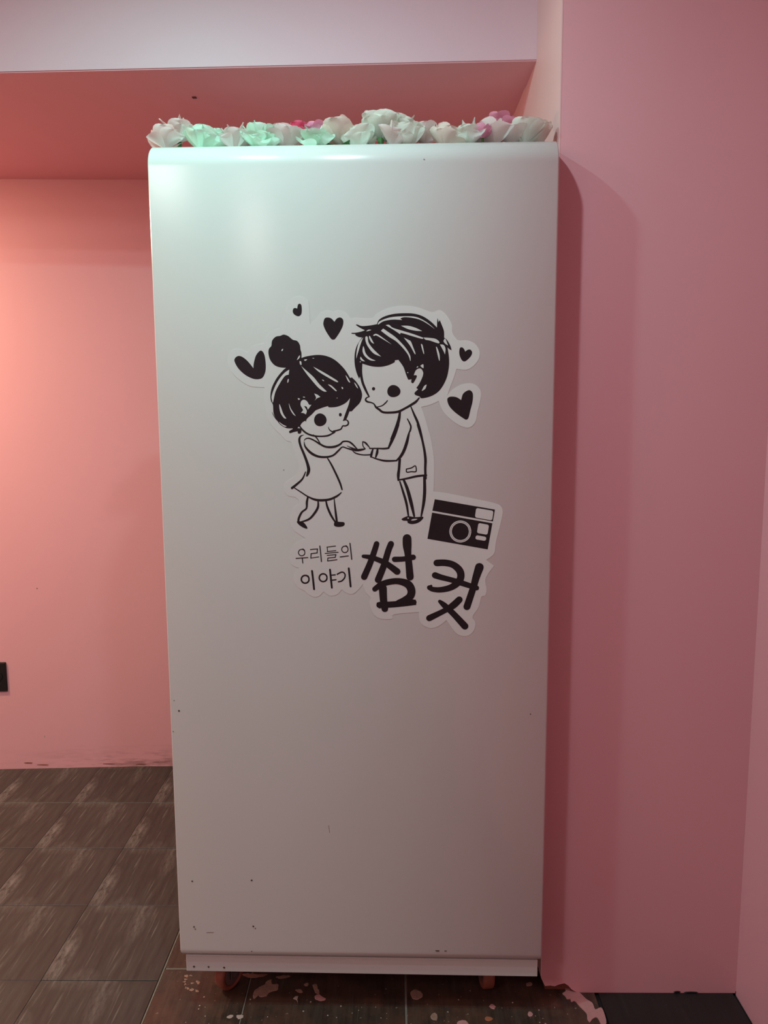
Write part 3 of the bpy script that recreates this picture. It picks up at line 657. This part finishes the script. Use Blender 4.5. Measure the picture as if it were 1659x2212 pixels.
# --- camera picture
bm = bmesh.new()
add_fill(bm, T6, [(1103, 132), (1552, 210), (1537, 298), (1085, 218)], YI, 0, False)
add_fill(bm, T6, [(1083, 232), (1533, 312), (1498, 507), (1048, 428)], YI, 0, False)
def rquad(P, r=8):
    o_ = []
    n = len(P)
    for i in range(n):
        a, b, d = P[i-1], P[i], P[(i+1) % n]
        for q, s in ((a, 1), (d, 0)):
            L = math.hypot(q[0]-b[0], q[1]-b[1]); o_.append((b[0]+(q[0]-b[0])*r/L, b[1]+(q[1]-b[1])*r/L))
            if s: o_.append((b[0]+((a[0]-b[0])/math.hypot(a[0]-b[0], a[1]-b[1])+(d[0]-b[0])/math.hypot(d[0]-b[0], d[1]-b[1]))*r*.3,
                             b[1]+((a[1]-b[1])/math.hypot(a[0]-b[0], a[1]-b[1])+(d[1]-b[1])/math.hypot(d[0]-b[0], d[1]-b[1]))*r*.3))
    return o_
for P in ([(1412, 197), (1541, 219), (1531, 291), (1402, 268)], [(1429, 309), (1508, 324), (1496, 398), (1417, 384)], [(1411, 400), (1489, 414), (1483, 444), (1404, 431)]):
    add_fill(bm, T6, rquad(P, 12), YW, 1, False)
add_ring(bm, T6, 1294, 373, 73, 15, YW, 1)
add_ring(bm, T6, 1294, 373, 73, 2.2, YW-.00005, 0)
link('camera_picture', bm, [M_ink, M_wht], stk)

# --- lettering
def letters(name, strokes, rings=()):
    b = bmesh.new()
    for P, w in strokes: add_stroke(b, T6, P, YI, 0, w)
    for (x, y, r, w) in rings: add_ring(b, T6, x, y, r, w, YI)
    link(name, b, M_ink, stk)
letters('small_letter', [([(68, 574), (110, 571), (155, 568)], 6), ([(114, 570), (118, 608)], 6), ([(118, 502), (131, 512)], 5)], [(110, 530, 24, 5.5)])
letters('small_letter', [([(175, 508), (200, 505), (229, 503)], 5.5), ([(227, 503), (225, 533)], 5.5), ([(225, 533), (180, 538)], 5.5), ([(180, 538), (178, 572)], 5.5), ([(178, 572), (237, 563)], 5.5), ([(245, 482), (252, 540), (257, 598)], 7)])
letters('small_letter', [([(298, 490), (362, 482)], 5.5), ([(300, 490), (303, 522)], 5.5), ([(300, 523), (365, 516)], 5.5), ([(285, 537), (382, 528)], 5.5), ([(300, 551), (366, 546)], 5.5), ([(364, 547), (360, 566)], 5.5), ([(360, 566), (305, 571)], 5.5), ([(305, 571), (303, 593)], 5.5), ([(303, 593), (373, 583)], 5.5)])
letters('small_letter', [([(397, 563), (458, 555)], 6), ([(470, 462), (477, 520), (483, 580)], 7), ([(440, 478), (452, 488)], 5)], [(432, 506, 24, 5.5)])
letters('small_letter', [([(187, 667), (195, 735), (202, 803)], 12), ([(145, 700), (160, 708)], 8)], [(136, 730, 29, 10)])
letters('small_letter', [([(321, 658), (328, 725), (335, 793)], 12), ([(322, 700), (360, 697)], 8), ([(325, 738), (366, 733)], 8), ([(278, 690), (292, 698)], 7)], [(270, 718, 29, 9.5)])
letters('small_letter', [([(375, 692, 7), (410, 676, 8), (432, 690, 9), (430, 718, 9), (408, 742, 9), (384, 748, 9)], 8.5), ([(461, 648), (468, 715), (475, 783)], 12)])
bm = bmesh.new()
for P in [
 [(669, 465, 34), (652, 520, 36), (620, 610, 38), (576, 712, 40)], [(776, 466, 38), (755, 520, 38), (722, 630, 40), (680, 734, 42)],
 [(570, 558, 22), (620, 565, 30), (670, 580, 32), (740, 612, 36), (822, 672, 42)],
 [(896, 425, 54), (897, 480, 54), (903, 545, 42), (912, 640, 44), (918, 712, 46)], [(803, 581, 34), (870, 578, 32), (942, 565, 34)],
 [(715, 795, 50), (720, 880, 46), (730, 950, 42)], [(655, 803, 32), (700, 770, 36), (760, 750, 38), (830, 744, 40), (900, 765, 50), (928, 810, 50), (920, 855, 48), (880, 885, 44), (830, 905, 36)],
 [(690, 922, 40), (800, 917, 40), (945, 902, 38)],
]: add_stroke(bm, T6, P, YI)
add_fill(bm, T6, [(868, 412, c), (880, 403), (925, 414, c), (922, 450), (870, 450)], YI)
add_fill(bm, T6, [(668, 905, c), (700, 900), (700, 945), (684, 946, c)], YI)
add_fill(bm, T6, [(925, 882, c), (962, 882, c), (965, 922, c), (925, 925, c)], YI)
link('large_letter', bm, M_ink, stk)
bm = bmesh.new()
for P in [
 [(1118, 608, 42), (1180, 607, 42), (1240, 622, 42), (1285, 660, 46), (1298, 705, 46), (1280, 750, 44), (1225, 790, 40), (1150, 808, 36), (1090, 805, 32), (1062, 792, 30)],
 [(1105, 700, 40), (1150, 715, 36), (1220, 733, 34), (1300, 757, 36), (1415, 795, 32)], [(1436, 640, 54), (1410, 720, 46), (1388, 800, 42), (1343, 935, 44)],
 [(1286, 882, 42), (1240, 925, 44), (1180, 962, 34), (1062, 1020, 40)], [(1140, 895, 22), (1175, 925, 36), (1240, 985, 38), (1328, 1080, 44)],
]: add_stroke(bm, T6, P, YI)
add_fill(bm, T6, [(1097, 600, c), (1125, 588), (1150, 590), (1150, 628), (1108, 630, c)], YI)
add_fill(bm, T6, [(1412, 618, c), (1425, 614), (1466, 634, c), (1450, 665), (1405, 650)], YI)
add_fill(bm, T6, [(1044, 792), (1060, 778), (1078, 770), (1085, 782), (1068, 795)], YI)
link('large_letter', bm, M_ink, stk)

# ------------------------------------------------------------------ wall plate at the left edge
p0 = on_y(11, 1430, 2.945); p1 = on_y(18, 1492.5, 2.945)
wy = 2.90+(p0.x+2.75)/3.35*.15
p0 = on_y(13, 1430, wy); p1 = on_y(18, 1492.5, wy)
pw = p0.x; hh = p0.z-p1.z
plate = empty('wall_outlet', (pw-.06, wy, (p0.z+p1.z)/2), math.atan2(.15, 3.35))
tag(plate, 'black square power outlet plate low on the pink back wall at the left edge', 'outlet')
bm = bmesh.new(); box(bm, -.06, .06, -.010, .001, -hh/2, hh/2, .003, 2); link('face_plate', bm, M_black, plate)
for s in (-1, 1):
    bm = bmesh.new()
    bmesh.ops.create_cone(bm, cap_ends=True, segments=28, radius1=.02, radius2=.019, depth=.003, matrix=Matrix.Translation((s*.026, -.011, .004)) @ Matrix.Rotation(math.pi/2, 4, 'X'))
    for k in (-1, 1):
        bmesh.ops.create_cone(bm, cap_ends=True, segments=10, radius1=.0028, radius2=.0028, depth=.004, matrix=Matrix.Translation((s*.026+k*.0095, -.0118, .004)) @ Matrix.Rotation(math.pi/2, 4, 'X'))
    link('socket', bm, M_black, plate)
u = on_y(1, 1477.5, wy)
bm = bmesh.new(); ux = u.x-(pw-.06); uz = u.z-(p0.z+p1.z)/2
prism(bm, [Vector((ux-.003, -.0105, uz-.004)), Vector((ux-.0005, -.0105, uz-.004)), Vector((ux+.0022, -.0105, uz+.004)), Vector((ux-.0002, -.0105, uz+.004))], Vector((0, .0008, 0)))
link('printed_mark', bm, M_mark, plate)

# ------------------------------------------------------------------ artificial flowers along the booth's top
def petal_mat(name, col, throat=None):
    m = mat(name, col, .55, .3, bump=(60, .15, .001)); nt = m.node_tree; b = nt.nodes['Principled BSDF']
    tr = nt.nodes.new('ShaderNodeBsdfTranslucent'); tr.inputs[0].default_value = (*col, 1)
    mx = nt.nodes.new('ShaderNodeMixShader'); mx.inputs[0].default_value = .5
    nt.links.new(b.outputs[0], mx.inputs[1]); nt.links.new(tr.outputs[0], mx.inputs[2])
    nt.links.new(mx.outputs[0], nt.nodes['Material Output'].inputs[0])
    return m
PM = {'white': petal_mat('petal_white', (.93, .94, .88)), 'mint': petal_mat('petal_mint_white', (.80, .95, .84)),
      'blush': petal_mat('petal_blush', (.94, .83, .81)), 'peach': petal_mat('petal_peach_white', (.94, .83, .77)),
      'pink': petal_mat('petal_pink', (.93, .45, .62)), 'hot': petal_mat('petal_hot_pink', (.92, .16, .30)),
      'yellow': mat('flower_centre', (.62, .60, .30), .7)}
def petal_mesh(L, Wd, cup, curl, tip, ruf=.05, ph=0.0):
    """spoon-shaped petal growing from the origin along +x (length L), rising towards +z"""
    b = bmesh.new(); nu, nv = 9, 7; g = []
    for i in range(nu):
        t = math.sin(math.pi/2*i/(nu-1))**1.15; row = []
        if tip == 'round':
            w = Wd*(.16+.84*math.sin(math.pi/2*min(1, t/.62))**1.3) if t < .62 else Wd*math.sqrt(max(0, 1-((t-.62)/.38)**2.3))
        else: w = Wd*math.sin(math.pi*(.18+.82*t))
        w = max(w, Wd*.04)
        x = L*t; z = curl*L*t*t
        for j in range(nv):
            q = -1+2*j/(nv-1)
            ruffle = ruf*L*t*t*(math.sin(4.3*q+ph)+.5*math.sin(9*q+2*ph))
            row.append(b.verts.new((x, w*q*.5, z+cup*w*(q*q)*.5+ruffle)))
        g.append(row)
    for i in range(nu-1):
        for j in range(nv-1): b.faces.new((g[i][j], g[i+1][j], g[i+1][j+1], g[i][j+1]))
    me = bpy.data.meshes.new('petal'); b.normal_update(); b.to_mesh(me); b.free()
    for p in me.polygons: p.use_smooth = True
    return me
PMESH = {}
def pmesh(kind, var, colour):
    k = (kind, var, colour)
    if k not in PMESH:
        rr = random.Random(str(k))
        if kind == 'outer': me = petal_mesh(.048, .050, .5+rr.uniform(-.12, .12), .08+rr.uniform(-.22, .15), 'round', .022, rr.uniform(0, 6))
        elif kind == 'mid': me = petal_mesh(.044, .042, .55+rr.uniform(-.1, .1), -.02+rr.uniform(-.2, .15), 'round', .025, rr.uniform(0, 6))
        elif kind == 'inner': me = petal_mesh(.034, .026, .8, -.10+rr.uniform(-.15, .1), 'round', .06, rr.uniform(0, 6))
        else: me = petal_mesh(.056, .019, .35, rr.uniform(-.3, .1), 'point', .03, rr.uniform(0, 6))
        me.materials.append(PM[colour]); PMESH[k] = me
    return PMESH[k]
topz = ZT-.0002
OFF = .092
def flower(px, ytop, colour, label, size=1.0, kind='rose', back=0.0, tilt=(0, 0), inner=None, leaf=False):
    rr = random.Random(int(px*7+ytop)); 
    u, _ = to_panel(px, ytop, OFF+back)
    _, z = to_panel(px, ytop, OFF+back)
    hgt = z-topz
    base = BO+bx*u+bn*(OFF+back)
    r = empty('artificial_flower', (base.x, base.y, topz), rr.uniform(0, 6.28))
    tag(r, label, 'flower', 'artificial flowers along the top of the booth')
    sc = size
    head = max(.003, hgt-.050*sc)
    tx, ty = tilt
    Rt = Matrix.Rotation(tx, 4, 'X') @ Matrix.Rotation(ty, 4, 'Y')
    # cup under the petals
    b = bmesh.new()
    bmesh.ops.create_cone(b, cap_ends=True, segments=10, radius1=.003, radius2=.006*sc, depth=head+.006, matrix=Matrix.Translation((0, 0, (head+.006)/2)))
    link('calyx', b, M_leaf, r)
    def whorl(n, kd, el, ph, col, rad=.003, s=1.0, lift=0.0):
        for i in range(n):
            a = ph+2*math.pi*i/n+rr.uniform(-.13, .13); e = el+rr.uniform(-.25, .2)
            o = bpy.data.objects.new('petal', pmesh(kd, rr.randrange(5), col)); COL.objects.link(o); o.parent = r
            M = Matrix.Translation((0, 0, head+lift)) @ Rt @ Matrix.Rotation(a, 4, 'Z') @ Matrix.Translation((rad, 0, 0)) @ Matrix.Rotation(-e, 4, 'Y')
            k = sc*s*rr.uniform(.85, 1.15)
            o.matrix_local = M @ Matrix.Diagonal((k, k, k, 1))
    c2 = inner or colour
    if kind == 'rose':
        whorl(6, 'outer', .45, 0, colour); whorl(5, 'outer', .95, .5, colour, .003, 1.1); whorl(5, 'mid', 1.08, .2, c2, .003, 1.0); whorl(4, 'inner', 1.3, .2, c2, .002, 1.2)
    elif kind == 'open':
        whorl(5, 'outer', .55, .3, colour, .003, 1.1); whorl(5, 'outer', 1.0, .9, colour, .003, 1.1); whorl(3, 'mid', 1.3, .1, colour, .003, .95)
    elif kind == 'spiky':
        whorl(6, 'outer', .40, 0, colour); whorl(5, 'spike', 1.2, .3, colour, .003, 1.0); whorl(5, 'mid', .85, .3, c2, .003, 1.1)
    elif kind == 'peony':
        whorl(6, 'outer', .35, 0, colour); whorl(6, 'outer', .8, .3, colour, .003, 1.0); whorl(7, 'mid', .85, 0, c2, .004, 1.0); whorl(6, 'spike', 1.2, .1, c2, .003, .9)
    b = bmesh.new(); bmesh.ops.create_icosphere(b, subdivisions=2, radius=.007*sc, matrix=Matrix.Translation(Rt @ Vector((0, 0, .012*sc)) + Vector((0, 0, head))))
    link('flower_centre', b, PM['yellow'], r, True)
    if leaf:
        for a in (3.9, 5.2):
            b = bmesh.new(); P = [(0, 0), (.012, .009), (.030, .010), (.048, 0), (.030, -.010), (.012, -.009)]
            vs = [b.verts.new((x, y, .004+x*.25)) for x, y in P]; b.faces.new(vs)
            o = link('leaf', b, M_leaf, r); o.rotation_euler = (0, 0, a-r.rotation_euler.z)
    return r
FL = [
 (358, 279, 'blush', 'broad blush flower at the far left end of the booth top', .85, 'open', .00, (0, 0)),
 (386, 260, 'blush', 'blush flower with tall thin petals, second from the left end', .95, 'spiky', .02, (0, 0)),
 (434, 277, 'mint', 'wide mint white flower near the left end of the row', 1.05, 'peony', -.01, (.15, .1)),
 (470, 279, 'mint', 'mint white flower touching the wide one on its right', .85, 'rose', .03, (.1, 0)),
 (506, 275, 'blush', 'blush flower between two mint white flowers on the left', .95, 'spiky', .0, (.1, 0)),
 (560, 274, 'mint', 'mint white flower above the bright highlight on the booth edge', 1.05, 'peony', -.01, (.2, -.1)),
 (616, 272, 'blush', 'round blush flower just left of the hot pink one', .98, 'open', .0, (.1, .1)),
 (644, 268, 'hot', 'small hot pink flower peeping out on the left half', .62, 'rose', .03, (0, 0)),
 (676, 265, 'pink', 'small mid pink flower right behind the cream white one', .66, 'open', .045, (0, 0)),
 (683, 283, 'mint', 'cream white flower in front of the two pink ones on the left half', .9, 'peony', -.015, (.3, 0)),
 (735, 264, 'peach', 'peach white open flower left of the tallest flower', 1.05, 'open', .01, (.05, 0)),
 (782, 274, 'white', 'white flower low at the left foot of the tallest flower', .95, 'rose', -.01, (.2, -.2)),
 (822, 238, 'white', 'tallest white flower, ragged, standing above the row', 1.25, 'peony', .02, (.15, 0)),
 (862, 250, 'white', 'white flower leaning right of the tallest flower', .85, 'spiky', .03, (0, .35)),
 (848, 276, 'blush', 'blush flower low under the tallest flower on its right', .85, 'open', -.02, (.35, 0)),
 (886, 268, 'white', 'white flower on the right of the tallest pair, facing front', 1.0, 'rose', -.01, (.25, 0)),
 (918, 270, 'blush', 'pale blush flower behind the front facing white one', .85, 'open', .035, (0, .1)),
 (958, 271, 'peach', 'peach blush flower with a round front petal, right half of row', 1.0, 'rose', -.005, (.2, 0)),
 (1016, 264, 'white', 'white frilly flower right of the peach blush one', 1.0, 'peony', .0, (.15, 0)),
 (1043, 272, 'pink', 'small deep pink flower right beside the frilly white one', .5, 'rose', -.022, (0, 0)),
 (1068, 265, 'blush', 'round blush flower in front of the raised pink one', 1.0, 'open', .0, (.15, 0)),
 (1082, 245, 'pink', 'raised pink flower behind the right end of the row', .75, 'rose', .05, (0, 0)),
 (1108, 266, 'blush', 'blush flower just left of the broad white ones at the right end', .95, 'open', .01, (.1, 0)),
 (1136, 257, 'white', 'broad white flower, second from the right end', 1.05, 'open', .0, (.1, 0)),
 (1168, 266, 'peach', 'peach white flower at the far right end of the booth top', .92, 'open', .01, (.1, .2)),
]
for i, f in enumerate(FL):
    flower(*f, leaf=(i in (10, 12, 21)))
